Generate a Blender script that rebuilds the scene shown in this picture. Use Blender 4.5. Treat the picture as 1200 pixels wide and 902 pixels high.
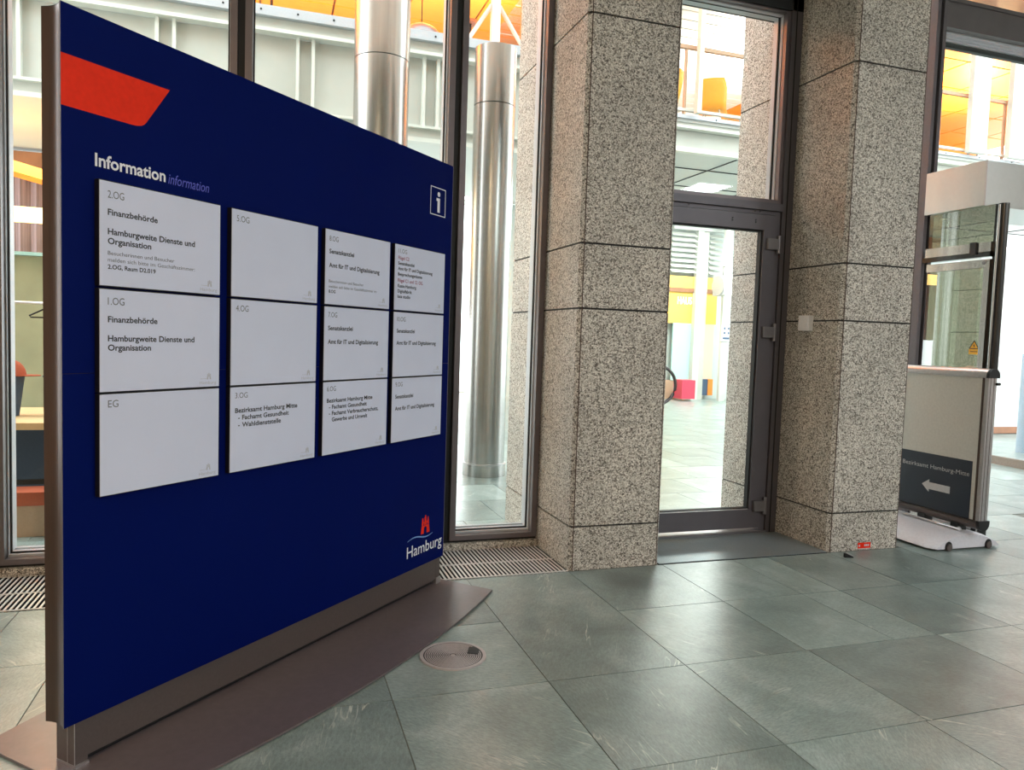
import bpy, math, random
from mathutils import Matrix, Vector
random.seed(7)
for o in list(bpy.data.objects): bpy.data.objects.remove(o, do_unlink=True)
S = bpy.context.scene
COL = S.collection
# ---------------------------------------------------------------- camera
F_PX, W_PX = 872.72, 1200.0
pitch, roll, yaw = 0.06214069, 0.03259665, 0.31847933
cy, sy, cp, sp, cr, sr = (math.cos(yaw), math.sin(yaw), math.cos(pitch), math.sin(pitch), math.cos(roll), math.sin(roll))
fw = Vector((sy, cy, 0)); rt = Vector((cy, -sy, 0)); up = Vector((0, 0, 1))
f2 = fw*cp - up*sp; u2 = up*cp + fw*sp
r3 = rt*cr + u2*sr; u3 = u2*cr - rt*sr
cam_d = bpy.data.cameras.new('camera'); cam = bpy.data.objects.new('camera', cam_d); COL.objects.link(cam)
cam_d.sensor_width = 36.0; cam_d.sensor_fit = 'HORIZONTAL'; cam_d.lens = F_PX/W_PX*36.0; cam_d.clip_start = 0.05; cam_d.clip_end = 200
m = Matrix(((r3.x, u3.x, -f2.x, 0), (r3.y, u3.y, -f2.y, 0), (r3.z, u3.z, -f2.z, 1.35), (0, 0, 0, 1)))
cam.matrix_world = m
S.camera = cam
# ---------------------------------------------------------------- world, exposure
w = bpy.data.worlds.new('world'); S.world = w; w.use_nodes = True
bg = w.node_tree.nodes['Background']; bg.inputs[0].default_value = (0.93, 0.98, 1.0, 1); bg.inputs[1].default_value = 4.8
S.view_settings.view_transform = 'Standard'; S.view_settings.look = 'None'; S.view_settings.gamma = 1.0
S.view_settings.exposure = 0.12; S.view_settings.use_curve_mapping = False
def area(name, loc, size, sizey, energy, col=(1, 1, 1), rot=(0, 0, 0), parent=None):
    l = bpy.data.lights.new(name, 'AREA'); l.shape = 'RECTANGLE'; l.size = size; l.size_y = sizey; l.energy = energy; l.color = col
    o = bpy.data.objects.new(name, l); COL.objects.link(o); o.location = loc; o.rotation_euler = rot
    if parent: o.parent = parent
    return o
LOBBY_W = 94.0
LOBBY = [(-2.0, -1.2), (4.5, -1.2), (8.7, -1.2), (-2.0, -4.3), (5.2, -4.3), (8.45, -4.35)]
# ---------------------------------------------------------------- materials
def new_mat(name):
    mt = bpy.data.materials.new(name); mt.use_nodes = True
    return mt, mt.node_tree, mt.node_tree.nodes['Principled BSDF']
def N(nt, t, **kw):
    n = nt.nodes.new(t)
    for k, v in kw.items():
        if k in n.inputs: n.inputs[k].default_value = v
        else: setattr(n, k, v)
    return n
def L(nt, a, b): nt.links.new(a, b)
def srgb(r, g, b):
    f = lambda c: (c/255/12.92) if c/255 <= 0.04045 else ((c/255+0.055)/1.055)**2.4
    return (f(r), f(g), f(b), 1)
def plain(name, col, rough=0.5, metal=0.0, spec=0.5, bump=0.0, bscale=60, var=0.0, stretch=None, emit=None, es=0):
    mt, nt, p = new_mat(name)
    p.inputs['Base Color'].default_value = col; p.inputs['Roughness'].default_value = rough
    p.inputs['Metallic'].default_value = metal; p.inputs['Specular IOR Level'].default_value = spec
    tc = N(nt, 'ShaderNodeTexCoord'); mp = N(nt, 'ShaderNodeMapping')
    if stretch: mp.inputs['Scale'].default_value = stretch
    L(nt, tc.outputs['Object'], mp.inputs[0])
    nz = N(nt, 'ShaderNodeTexNoise', Scale=bscale, Detail=3.0); L(nt, mp.outputs[0], nz.inputs[0])
    v = var or 0.05
    mx = N(nt, 'ShaderNodeMix', data_type='RGBA', blend_type='MULTIPLY'); mx.inputs[0].default_value = 1.0
    rp = N(nt, 'ShaderNodeMapRange'); rp.inputs[1].default_value = 0.3; rp.inputs[2].default_value = 0.7
    rp.inputs[3].default_value = 1-v; rp.inputs[4].default_value = 1+v
    L(nt, nz.outputs[0], rp.inputs[0]); mx.inputs[6].default_value = col; L(nt, rp.outputs[0], mx.inputs[7]); L(nt, mx.outputs[2], p.inputs['Base Color'])
    if bump:
        b = N(nt, 'ShaderNodeBump', Strength=bump, Distance=0.002); L(nt, nz.outputs[0], b.inputs['Height']); L(nt, b.outputs[0], p.inputs['Normal'])
    if emit:
        p.inputs['Emission Color'].default_value = emit; p.inputs['Emission Strength'].default_value = es
    return mt
def granite():
    mt, nt, p = new_mat('granite')
    geo = N(nt, 'ShaderNodeNewGeometry')
    v1 = N(nt, 'ShaderNodeTexVoronoi', Scale=128.0, Randomness=1.0); L(nt, geo.outputs['Position'], v1.inputs['Vector'])
    v2 = N(nt, 'ShaderNodeTexVoronoi', Scale=290.0); L(nt, geo.outputs['Position'], v2.inputs['Vector'])
    ve = N(nt, 'ShaderNodeTexVoronoi', feature='DISTANCE_TO_EDGE', Scale=88.0, Randomness=1.0); L(nt, geo.outputs['Position'], ve.inputs['Vector'])
    sep = N(nt, 'ShaderNodeSeparateColor'); L(nt, v1.outputs['Color'], sep.inputs[0])
    sep2 = N(nt, 'ShaderNodeSeparateColor'); L(nt, v2.outputs['Color'], sep2.inputs[0])
    mx = N(nt, 'ShaderNodeMath', operation='MULTIPLY_ADD'); L(nt, sep.outputs[0], mx.inputs[0]); mx.inputs[1].default_value = 0.62
    m2 = N(nt, 'ShaderNodeMath', operation='MULTIPLY'); L(nt, sep2.outputs[1], m2.inputs[0]); m2.inputs[1].default_value = 0.38
    L(nt, m2.outputs[0], mx.inputs[2])
    r = N(nt, 'ShaderNodeValToRGB'); L(nt, mx.outputs[0], r.inputs[0])
    e = r.color_ramp.elements
    e[0].position = 0.0; e[0].color = srgb(56, 50, 46)
    e[1].position = 1.0; e[1].color = srgb(246, 241, 231)
    for pos, c in ((0.2, srgb(84, 75, 68)), (0.31, srgb(152, 142, 130)), (0.46, srgb(204, 196, 184)), (0.68, srgb(232, 226, 215))):
        k = e.new(pos); k.color = c
    ed = N(nt, 'ShaderNodeMapRange'); ed.inputs[1].default_value = .03; ed.inputs[2].default_value = .16; ed.inputs[3].default_value = .5; ed.inputs[4].default_value = 1.0
    L(nt, ve.outputs['Distance'], ed.inputs[0])
    nz = N(nt, 'ShaderNodeTexNoise', Scale=2.2, Detail=4.0); L(nt, geo.outputs['Position'], nz.inputs[0])
    mr = N(nt, 'ShaderNodeMapRange'); mr.inputs[1].default_value = .3; mr.inputs[2].default_value = .7; mr.inputs[3].default_value = .84; mr.inputs[4].default_value = 1.06
    L(nt, nz.outputs[0], mr.inputs[0])
    m1 = N(nt, 'ShaderNodeMath', operation='MULTIPLY'); L(nt, ed.outputs[0], m1.inputs[0]); L(nt, mr.outputs[0], m1.inputs[1])
    mm = N(nt, 'ShaderNodeMix', data_type='RGBA', blend_type='MULTIPLY'); mm.inputs[0].default_value = 1
    L(nt, r.outputs[0], mm.inputs[6]); L(nt, m1.outputs[0], mm.inputs[7]); L(nt, mm.outputs[2], p.inputs['Base Color'])
    p.inputs['Roughness'].default_value = 0.6
    b = N(nt, 'ShaderNodeBump', Strength=0.3, Distance=0.002); L(nt, mx.outputs[0], b.inputs['Height']); L(nt, b.outputs[0], p.inputs['Normal'])
    return mt
def slate():
    mt, nt, p = new_mat('green_slate')
    tc = N(nt, 'ShaderNodeTexCoord'); oi = N(nt, 'ShaderNodeObjectInfo')
    sc = N(nt, 'ShaderNodeVectorMath', operation='SCALE'); sc.inputs[0].default_value = (37, 91, 13); L(nt, oi.outputs['Random'], sc.inputs['Scale'])
    ad = N(nt, 'ShaderNodeVectorMath', operation='ADD'); L(nt, tc.outputs['Object'], ad.inputs[0]); L(nt, sc.outputs[0], ad.inputs[1])
    ang = N(nt, 'ShaderNodeMath', operation='MULTIPLY'); L(nt, oi.outputs['Random'], ang.inputs[0]); ang.inputs[1].default_value = 9.0
    rot = N(nt, 'ShaderNodeVectorRotate', rotation_type='Z_AXIS'); L(nt, ad.outputs[0], rot.inputs['Vector']); L(nt, ang.outputs[0], rot.inputs['Angle'])
    # tone
    n1 = N(nt, 'ShaderNodeTexNoise', Scale=3.2, Detail=6.0, Roughness=0.6, Distortion=0.6); L(nt, ad.outputs[0], n1.inputs[0])
    r1 = N(nt, 'ShaderNodeValToRGB'); L(nt, n1.outputs[0], r1.inputs[0])
    e = r1.color_ramp.elements; e[0].position = .25; e[0].color = srgb(106, 120, 117); e[1].position = .75; e[1].color = srgb(156, 168, 165)
    k = e.new(.5); k.color = srgb(128, 143, 139)
    # per tile tone
    mr = N(nt, 'ShaderNodeMapRange'); mr.inputs[3].default_value = .72; mr.inputs[4].default_value = 1.18
    L(nt, oi.outputs['Random'], mr.inputs[0])
    mm = N(nt, 'ShaderNodeMix', data_type='RGBA', blend_type='MULTIPLY'); mm.inputs[0].default_value = 1; L(nt, r1.outputs[0], mm.inputs[6]); L(nt, mr.outputs[0], mm.inputs[7])
    # fine cleft grain stretched along the bedding
    mp = N(nt, 'ShaderNodeMapping'); mp.inputs['Scale'].default_value = (1.0, 3.0, 1.0); L(nt, rot.outputs[0], mp.inputs[0])
    n2 = N(nt, 'ShaderNodeTexNoise', Scale=42.0, Detail=7.0, Roughness=0.75); L(nt, mp.outputs[0], n2.inputs[0])
    g = N(nt, 'ShaderNodeMapRange'); g.inputs[1].default_value = .3; g.inputs[2].default_value = .7; g.inputs[3].default_value = .66; g.inputs[4].default_value = 1.38; L(nt, n2.outputs[0], g.inputs[0])
    m3 = N(nt, 'ShaderNodeMix', data_type='RGBA', blend_type='MULTIPLY'); m3.inputs[0].default_value = 1; L(nt, mm.outputs[2], m3.inputs[6]); L(nt, g.outputs[0], m3.inputs[7])
    # white veins
    mp2 = N(nt, 'ShaderNodeMapping'); mp2.inputs['Scale'].default_value = (0.55, 5.0, 1.0); L(nt, rot.outputs[0], mp2.inputs[0])
    n3 = N(nt, 'ShaderNodeTexNoise', Scale=2.4, Detail=4.0, Roughness=0.5, Distortion=0.25); L(nt, mp2.outputs[0], n3.inputs[0])
    d = N(nt, 'ShaderNodeMath', operation='SUBTRACT'); L(nt, n3.outputs[0], d.inputs[0]); d.inputs[1].default_value = .5
    ab = N(nt, 'ShaderNodeMath', operation='ABSOLUTE'); L(nt, d.outputs[0], ab.inputs[0])
    v = N(nt, 'ShaderNodeMapRange'); v.inputs[1].default_value = 0.0; v.inputs[2].default_value = 0.009; v.inputs[3].default_value = 1; v.inputs[4].default_value = 0; L(nt, ab.outputs[0], v.inputs[0])
    n4 = N(nt, 'ShaderNodeTexNoise', Scale=4.0, Detail=2.0); L(nt, ad.outputs[0], n4.inputs[0])
    gate = N(nt, 'ShaderNodeMapRange'); gate.inputs[1].default_value = .52; gate.inputs[2].default_value = .70; L(nt, n4.outputs[0], gate.inputs[0])
    vv = N(nt, 'ShaderNodeMath', operation='MULTIPLY'); L(nt, v.outputs[0], vv.inputs[0]); L(nt, gate.outputs[0], vv.inputs[1])
    m4 = N(nt, 'ShaderNodeMix', data_type='RGBA'); L(nt, vv.outputs[0], m4.inputs[0]); L(nt, m3.outputs[2], m4.inputs[6]); m4.inputs[7].default_value = srgb(205, 210, 200)
    # dark blot on the slab beside the pillar
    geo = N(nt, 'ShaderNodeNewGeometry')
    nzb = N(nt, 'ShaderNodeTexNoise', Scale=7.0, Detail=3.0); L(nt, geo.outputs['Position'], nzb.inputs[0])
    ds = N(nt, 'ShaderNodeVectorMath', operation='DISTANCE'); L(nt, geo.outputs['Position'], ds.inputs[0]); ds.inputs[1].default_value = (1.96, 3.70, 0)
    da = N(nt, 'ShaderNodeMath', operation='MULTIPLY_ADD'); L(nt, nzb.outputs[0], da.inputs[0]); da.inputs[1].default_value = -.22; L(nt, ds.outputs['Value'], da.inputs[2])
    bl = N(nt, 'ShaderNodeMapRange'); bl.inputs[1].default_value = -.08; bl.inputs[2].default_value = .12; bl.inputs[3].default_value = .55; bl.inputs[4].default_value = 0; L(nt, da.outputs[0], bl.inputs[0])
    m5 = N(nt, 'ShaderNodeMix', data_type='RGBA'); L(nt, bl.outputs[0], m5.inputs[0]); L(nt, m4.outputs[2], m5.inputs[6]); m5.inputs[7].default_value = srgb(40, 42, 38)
    L(nt, m5.outputs[2], p.inputs['Base Color'])
    p.inputs['Specular IOR Level'].default_value = .9; p.inputs['Roughness'].default_value = .3
    b = N(nt, 'ShaderNodeBump', Strength=0.3, Distance=0.0015); L(nt, n2.outputs[0], b.inputs['Height']); L(nt, b.outputs[0], p.inputs['Normal'])
    return mt
def glassmat(name, tint=(0.93, 0.98, 0.96), refl=1.0):
    mt = bpy.data.materials.new(name); mt.use_nodes = True; nt = mt.node_tree; nt.nodes.clear()
    out = N(nt, 'ShaderNodeOutputMaterial'); t = N(nt, 'ShaderNodeBsdfTransparent'); t.inputs[0].default_value = (*tint, 1)
    g = N(nt, 'ShaderNodeBsdfGlossy'); g.inputs['Roughness'].default_value = 0.0
    fr = N(nt, 'ShaderNodeFresnel', IOR=1.5); mu = N(nt, 'ShaderNodeMath', operation='MULTIPLY'); L(nt, fr.outputs[0], mu.inputs[0]); mu.inputs[1].default_value = refl
    ge = N(nt, 'ShaderNodeNewGeometry'); iv = N(nt, 'ShaderNodeMath', operation='SUBTRACT'); iv.inputs[0].default_value = 1.0; L(nt, ge.outputs['Backfacing'], iv.inputs[1])
    m2 = N(nt, 'ShaderNodeMath', operation='MULTIPLY'); L(nt, mu.outputs[0], m2.inputs[0]); L(nt, iv.outputs[0], m2.inputs[1]); mu = m2
    mx = N(nt, 'ShaderNodeMixShader'); L(nt, mu.outputs[0], mx.inputs[0]); L(nt, t.outputs[0], mx.inputs[1]); L(nt, g.outputs[0], mx.inputs[2]); L(nt, mx.outputs[0], out.inputs[0])
    return mt
def perforated():
    mt, nt, p = new_mat('perforated_metal')
    geo = N(nt, 'ShaderNodeNewGeometry')
    ch = N(nt, 'ShaderNodeTexVoronoi', Scale=24.0, Randomness=0.0); L(nt, geo.outputs['Position'], ch.inputs['Vector'])
    r = N(nt, 'ShaderNodeMapRange'); r.inputs[1].default_value = .28; r.inputs[2].default_value = .34; L(nt, ch.outputs['Distance'], r.inputs[0])
    mx = N(nt, 'ShaderNodeMix', data_type='RGBA'); L(nt, r.outputs[0], mx.inputs[0]); mx.inputs[6].default_value = srgb(70, 72, 74); mx.inputs[7].default_value = srgb(200, 205, 200)
    L(nt, mx.outputs[2], p.inputs['Base Color']); p.inputs['Roughness'].default_value = .5
    return mt
M = dict(
    granite=granite(), slate=slate(), glass=glassmat('clear_glass', (.96, .985, .97)), leafglass=glassmat('door_glass', (0.42, 0.43, 0.34), 5.0),
    perf=perforated(),
    grout=plain('grout', srgb(118, 120, 112), .9), dark=plain('black_gasket', srgb(14, 13, 14), .6),
    frame=plain('bronze_grey_metal', srgb(112, 104, 106), .38, .55, bscale=8),
    frame_lit=plain('daylit_grey_metal', srgb(186, 188, 193), .4, .15, bscale=8),  # frame metal coloured lighter, standing in for daylight on the reveals
    doorm=plain('dark_grey_metal', srgb(94, 90, 95), .42, .35, bscale=8),
    hinge=plain('satin_steel', srgb(128, 124, 126), .35, .7),
    navy=plain('navy_print', srgb(0, 16, 84), .55, spec=.05, bscale=2, var=.03),
    red=plain('red_print', srgb(232, 50, 26), .5, spec=.1), white=plain('white_print', srgb(232, 234, 240), .5),
    bluet=plain('pale_blue_print', srgb(86, 92, 196), .5), wavem=plain('light_blue_print', srgb(120, 160, 215), .5),
    body=plain('brown_anodised_metal', srgb(92, 76, 70), .34, .6, bscale=40, stretch=(1, 1, .05), var=.08),
    plinth=plain('grey_brown_metal', srgb(98, 88, 86), .42, .4, bscale=90, var=.05),
    plate=plain('taupe_laminate', srgb(112, 101, 103), .32, .25, bscale=40, var=.06),
    tray=plain('black_plastic', srgb(22, 20, 24), .35), paper=plain('light_grey_sheet', srgb(210, 216, 238), .55, spec=.25, var=.015, bscale=5),
    ink=plain('black_ink', srgb(40, 42, 48), .6), inkg=plain('grey_ink', srgb(98, 102, 108), .6), inkr=plain('wine_red_ink', srgb(150, 40, 80), .6),
    faint=plain('faint_grey_ink', srgb(182, 184, 194), .6),
    steel=plain('brushed_steel', srgb(176, 174, 171), .26, 1.0, bscale=16, stretch=(1, 1, .02), var=.22),  # vertical colour streaks: brushed grain plus imitated streaky reflections
    canopy=plain('brushed_aluminium', srgb(198, 198, 196), .32, .9, bscale=30, var=.02),
    alu=plain('silver_aluminium', srgb(196, 192, 194), .3, .8), slat=plain('aluminium_slat', srgb(214, 212, 210), .4, .3),
    pit=plain('grate_pit', srgb(10, 10, 13), .95, spec=.05), matg=plain('grey_mat_bar', srgb(160, 170, 174), .3, .5),
    cover=plain('cast_metal_cover', srgb(186, 178, 178), .45, .3), coverd=plain('dark_groove', srgb(52, 50, 52), .6),
    wplastic=plain('white_plastic', srgb(228, 228, 230), .4), wbase=plain('light_grey_plastic', srgb(208, 206, 214), .35),
    bplastic=plain('black_rubber', srgb(20, 20, 22), .5), boardw=plain('grey_white_board', srgb(212, 210, 205), .3, spec=.6),
    posterm=plain('slate_blue_print', srgb(38, 46, 62), .35, spec=.6), wmark=plain('grey_white_print', srgb(200, 200, 205), .5),
    gal=plain('white_painted_steel', srgb(204, 206, 198), .5, bscale=3), gald=plain('pale_green_grey_panel', srgb(182, 183, 175), .6, bscale=3),
    silver=plain('pale_metal_edge', srgb(176, 180, 186), .4, .3),
    soffit=plain('grey_soffit', srgb(190, 192, 188), .6), orange=plain('orange_wood_veneer', srgb(236, 140, 44), .5, bscale=6, var=.1, stretch=(1, 8, 1)),
    wood=plain('light_wood', srgb(226, 190, 140), .5, bscale=6, stretch=(1, 9, 1), var=.08), brown=plain('brown_wood', srgb(140, 96, 66), .5, bscale=8, stretch=(1, 8, 1), var=.12),
    yellow=plain('yellow_panel', srgb(250, 196, 84), .5), mint=plain('mint_glass_panel', srgb(176, 214, 204), .2), beige=plain('beige_panel', srgb(226, 200, 180), .5),
    chairo=plain('orange_shell', srgb(244, 176, 60), .4), teal=plain('teal_plastic', srgb(40, 170, 150), .4), redp=plain('raspberry_plastic', srgb(200, 60, 84), .4),
    denim=plain('blue_grey_cloth', srgb(70, 88, 112), .9), cap=plain('rust_cloth', srgb(176, 84, 52), .9), tan=plain('tan_card', srgb(180, 150, 124), .8),
    curt=plain('mauve_curtain', srgb(150, 132, 140), .9, bscale=9, stretch=(4, 4, .1), var=.3), wallw=plain('white_plaster', srgb(196, 204, 200), .8),
    walll=plain('lobby_wall', srgb(196, 190, 180), .8), olive=plain('olive_panel', srgb(170, 166, 130), .7, var=.1, bscale=4),
    warn=plain('amber_sticker', srgb(236, 176, 30), .5), lamp=plain('lamp_diffuser', srgb(245, 245, 240), .5, emit=(1, .97, .92, 1), es=3.0),
    lampo=plain('warm_lamp', srgb(255, 210, 120), .5, emit=(1, .62, .2, 1), es=5.0), post=plain('blue_grey_post', srgb(150, 172, 186), .4),
    curb=plain('brown_stone', srgb(122, 112, 100), .6, var=.1), jointb=plain('brown_joint', srgb(74, 54, 46), .9), framed=plain('dark_grey_paint', srgb(104, 98, 102), .6, spec=.3), blk=plain('gloss_black', srgb(10, 10, 12), .12, spec=.8),
)
# ---------------------------------------------------------------- helpers
def put(o, label=None, cat=None, group=None, kind=None):
    if label: o['label'] = label
    if cat: o['category'] = cat
    if group: o['group'] = group
    if kind: o['kind'] = kind
    return o
def empty(name, loc, rz=0.0, **k):
    o = bpy.data.objects.new(name, None); COL.objects.link(o); o.location = loc; o.rotation_euler = (0, 0, rz); o.empty_display_size = .1
    return put(o, **k)
def wloc(p):
    v = Vector((0, 0, 0))
    while p: v += p.location; p = p.parent
    return v
class B:
    def __init__(s): s.v = []; s.f = []; s.sm = []
    def add(s, vs, fs, smooth=False):
        n = len(s.v); s.v += [tuple(x) for x in vs]
        for f in fs: s.f.append(tuple(i+n for i in f)); s.sm.append(smooth)
        return s
    def box(s, x0, x1, y0, y1, z0, z1):
        return s.add([(x0, y0, z0), (x1, y0, z0), (x1, y1, z0), (x0, y1, z0), (x0, y0, z1), (x1, y0, z1), (x1, y1, z1), (x0, y1, z1)],
                     [(0, 3, 2, 1), (4, 5, 6, 7), (0, 1, 5, 4), (1, 2, 6, 5), (2, 3, 7, 6), (3, 0, 4, 7)])
    def prism(s, pts, a0, a1, axis='z', smooth=False):
        # pts CCW in plane; axis is extrusion direction
        def P(p, a):
            return {'z': (p[0], p[1], a), 'y': (p[0], a, p[1]), 'x': (a, p[0], p[1])}[axis]
        n = len(pts)
        vs = [P(p, a0) for p in pts] + [P(p, a1) for p in pts]
        caps = [tuple(range(n))[::-1], tuple(range(n, 2*n))]
        sides = [(i, (i+1) % n, n+(i+1) % n, n+i) for i in range(n)]
        s.add(vs, sides, smooth); s.add(vs, caps)
        return s
    def cyl(s, c, r, a0, a1, axis='z', n=24, r2=None, smooth=True):
        r2 = r if r2 is None else r2
        def P(u, v, a): return {'z': (u, v, a), 'y': (u, a, v), 'x': (a, u, v)}[axis]
        vs = [P(c[0]+r*math.cos(2*math.pi*i/n), c[1]+r*math.sin(2*math.pi*i/n), a0) for i in range(n)]
        vs += [P(c[0]+r2*math.cos(2*math.pi*i/n), c[1]+r2*math.sin(2*math.pi*i/n), a1) for i in range(n)]
        s.add(vs, [(i, (i+1) % n, n+(i+1) % n, n+i) for i in range(n)], smooth)
        s.add(vs[:n], [tuple(range(n))[::-1]]); s.add(vs[n:], [tuple(range(n))])
        return s
    def tube(s, pts, r, n=10):
        pts = [Vector(p) for p in pts]; rings = []
        for i, p in enumerate(pts):
            d = (pts[min(i+1, len(pts)-1)]-pts[max(i-1, 0)]).normalized()
            a = Vector((0, 0, 1)) if abs(d.z) < .9 else Vector((1, 0, 0))
            u = d.cross(a).normalized(); v = d.cross(u)
            rings.append([p+(u*math.cos(2*math.pi*k/n)+v*math.sin(2*math.pi*k/n))*r for k in range(n)])
        vs = [q for rg in rings for q in rg]; fs = []
        for i in range(len(pts)-1):
            for k in range(n): fs.append((i*n+k, i*n+(k+1) % n, (i+1)*n+(k+1) % n, (i+1)*n+k))
        fs.append(tuple(range(n))); fs.append(tuple(range((len(pts)-1)*n, len(pts)*n))[::-1])
        return s.add(vs, fs, True)
    def build(s, name, mat, parent=None, local=False, **k):
        off = Vector((0, 0, 0)) if (local or not parent) else wloc(parent)
        me = bpy.data.meshes.new(name)
        base = None
        if not parent and not local:
            base = Vector(tuple(sum(v[i] for v in s.v)/len(s.v) for i in (0, 1))+(min(v[2] for v in s.v),)); off = base
        me.from_pydata([(v[0]-off.x, v[1]-off.y, v[2]-off.z) for v in s.v], [], s.f)
        me.materials.append(M[mat] if isinstance(mat, str) else mat); me.validate()
        for i, p in enumerate(me.polygons):
            if i < len(s.sm): p.use_smooth = s.sm[i]
        o = bpy.data.objects.new(name, me); COL.objects.link(o)
        if parent: o.parent = parent
        elif base is not None: o.location = base
        return put(o, **k)
def rect_ring(b, x0, x1, z0, z1, t, y0, y1, tb=None, tt=None):
    tb = t if tb is None else tb; tt = t if tt is None else tt
    b.box(x0, x0+t, y0, y1, z0, z1); b.box(x1-t, x1, y0, y1, z0, z1)
    b.box(x0+t, x1-t, y0, y1, z0, z0+tb); b.box(x0+t, x1-t, y0, y1, z1-tt, z1)
    return b
def share(o, name, loc, parent=None, rot=None):
    c = bpy.data.objects.new(name, o.data); COL.objects.link(c); c.location = loc
    if parent: c.parent = parent
    if rot: c.rotation_euler = rot
    return c
def copy_tree(o, loc, **k):
    c = o.copy(); COL.objects.link(c); c.location = loc
    def rec(src, dst):
        for ch in list(src.children):
            d = ch.copy(); COL.objects.link(d); d.parent = dst; rec(ch, d)
    rec(o, c); return put(c, **k)
_cap = None
def text_mesh(txt, h, width=None, bold=0.0, italic=0.0):
    """returns list of verts (x, z) flat + faces for text with cap height h, lower-left at origin"""
    global _cap
    def mk(t, off):
        c = bpy.data.curves.new('lettering', 'FONT'); c.body = t; c.size = 1; c.offset = off; c.resolution_u = 3
        o = bpy.data.objects.new('lettering', c); COL.objects.link(o)
        me = bpy.data.meshes.new_from_object(o); bpy.data.objects.remove(o); bpy.data.curves.remove(c)
        v = [x.co.copy() for x in me.vertices]; f = [tuple(p.vertices) for p in me.polygons]; bpy.data.meshes.remove(me)
        return v, f
    if _cap is None:
        v, f = mk('H', 0); _cap = max(p.y for p in v)
    v, f = mk(txt, bold)
    s = h/_cap; x0 = min(p.x for p in v); x1 = max(p.x for p in v)
    sx = s if width is None else width/(x1-x0)
    return [((p.x-x0)*sx+italic*p.y*s, p.y*s) for p in v], f
def add_text(b, txt, x, ztop, h, width=None, y=0.0, bold=0.0, italic=0.0):
    """x left, ztop = top of the capitals; plane y"""
    v, f = text_mesh(txt, h, width, bold, italic)
    b.add([(x+a, y, ztop-h+c) for a, c in v], [q for q in f])
    return b
CASTLE = [[(-.5, 0), (-.16, 0), (-.16, .30), (-.08, .38), (.08, .38), (.16, .30), (.16, 0), (.5, 0), (.42, .46), (-.42, .46)],
          [(-.42, .48), (-.22, .48), (-.22, .60), (-.14, .60), (-.14, .48), (.14, .48), (.14, .60), (.22, .60), (.22, .48), (.42, .48), (.38, .80), (.24, .80), (.22, .66), (.11, .66), (.10, .92), (-.10, .92), (-.11, .66), (-.22, .66), (-.24, .80), (-.38, .80)]]
def castle(b, cx, z0, w, h, y, tops=True):
    for poly in CASTLE:
        b.prism([(cx+p[0]*w, z0+p[1]*h) for p in poly], y, y-0.0004, 'y')
    if tops:
        for ox, oz in ((-.31, .84), (0, .97), (.31, .84)):
            b.cyl((cx+ox*w, z0+oz*h+.01*h), w*.07, y, y-.0004, 'y', n=8)
# ================================================================= SETTING: floor
base = B().box(-6, 20, -6, 18, -0.06, -0.004).build('floor', 'grout', kind='structure')
def tile(x0, x1, y0, y1):
    g = .0022
    o = B().box(-(x1-x0)/2+g, (x1-x0)/2-g, -(y1-y0)/2+g, (y1-y0)/2-g, -.004, 0).build('tile', 'slate', base, local=True)
    o.location = Vector(((x0+x1)/2, (y0+y1)/2, random.uniform(-.0004, .0004)))-wloc(base)
    return o
R = [0.12, 0.76, 1.397, 2.034, 2.672, 3.31, 3.958]
P = .6183; X0 = .455
def xs(off, a, b): return [X0+off+P*k for k in range(a, b)]
rows = {
    5: [-1.709, -1.091, -.473, .145, .455, 1.073], 4: [-2.637, -2.019, -1.4, -.785, -.165, .455, 1.073],
}
for x0, x1 in zip(rows[5][:-1], rows[5][1:]): tile(x0, x1, R[5], R[6])
for x0, x1 in zip(rows[4][:-1], rows[4][1:]): tile(x0, x1, R[4], R[5])
tile(1.073, 1.691, R[4], R[6])
right5 = [1.691, 2.309, 2.81, 3.07, 3.553, 4.163, 4.781, 5.4, 6.018, 6.637]
right4 = [1.691, 2.309, 2.81, 3.07, 3.553, 4.163, 4.781, 5.4, 6.018, 6.637]
for x0, x1 in zip(right5[:-1], right5[1:]): tile(x0, x1, R[5], R[6])
for x0, x1 in zip(right4[:-1], right4[1:]): tile(x0, x1, R[4], R[5])
r3x = [-2.019, -1.4, -.785, -.165, .455, 1.073, 1.691, 2.32, 3.07, 3.553, 4.163, 4.781, 5.4]
for x0, x1 in zip(r3x[:-1], r3x[1:]): tile(x0, x1, R[3], R[4])
r2x = xs(0, -4, 8)
for k in (2, 1, 0):
    for x0, x1 in zip(r2x[:-1], r2x[1:]): tile(x0, x1, R[k], R[k+1])
# strip under the entrance and beyond the glass line
for x0, x1 in zip([4.163, 4.781, 5.4, 6.018][:-1], [4.781, 5.4, 6.018]): tile(x0, x1, R[6], 4.60)
YB = [4.60+.64*k for k in range(9)]
for j in range(8):
    off = 0 if j % 2 else .31
    for k in range(-4, 17):
        if j < 1 and False: continue
        tile(X0+off+P*k, X0+off+P*(k+1), YB[j], YB[j+1])
# far paving: bigger strips, pieces no longer told apart
far = B()
for j in range(12):
    for k in range(-6, 30):
        x = X0+(0 if j % 2 else .31)+P*k; y = YB[8]+.64*j
        far.box(x+.003, x+P-.003, y+.003, y+.637, -.004, 0)
far.build('paving_tiles', 'slate', base, kind='stuff')
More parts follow.
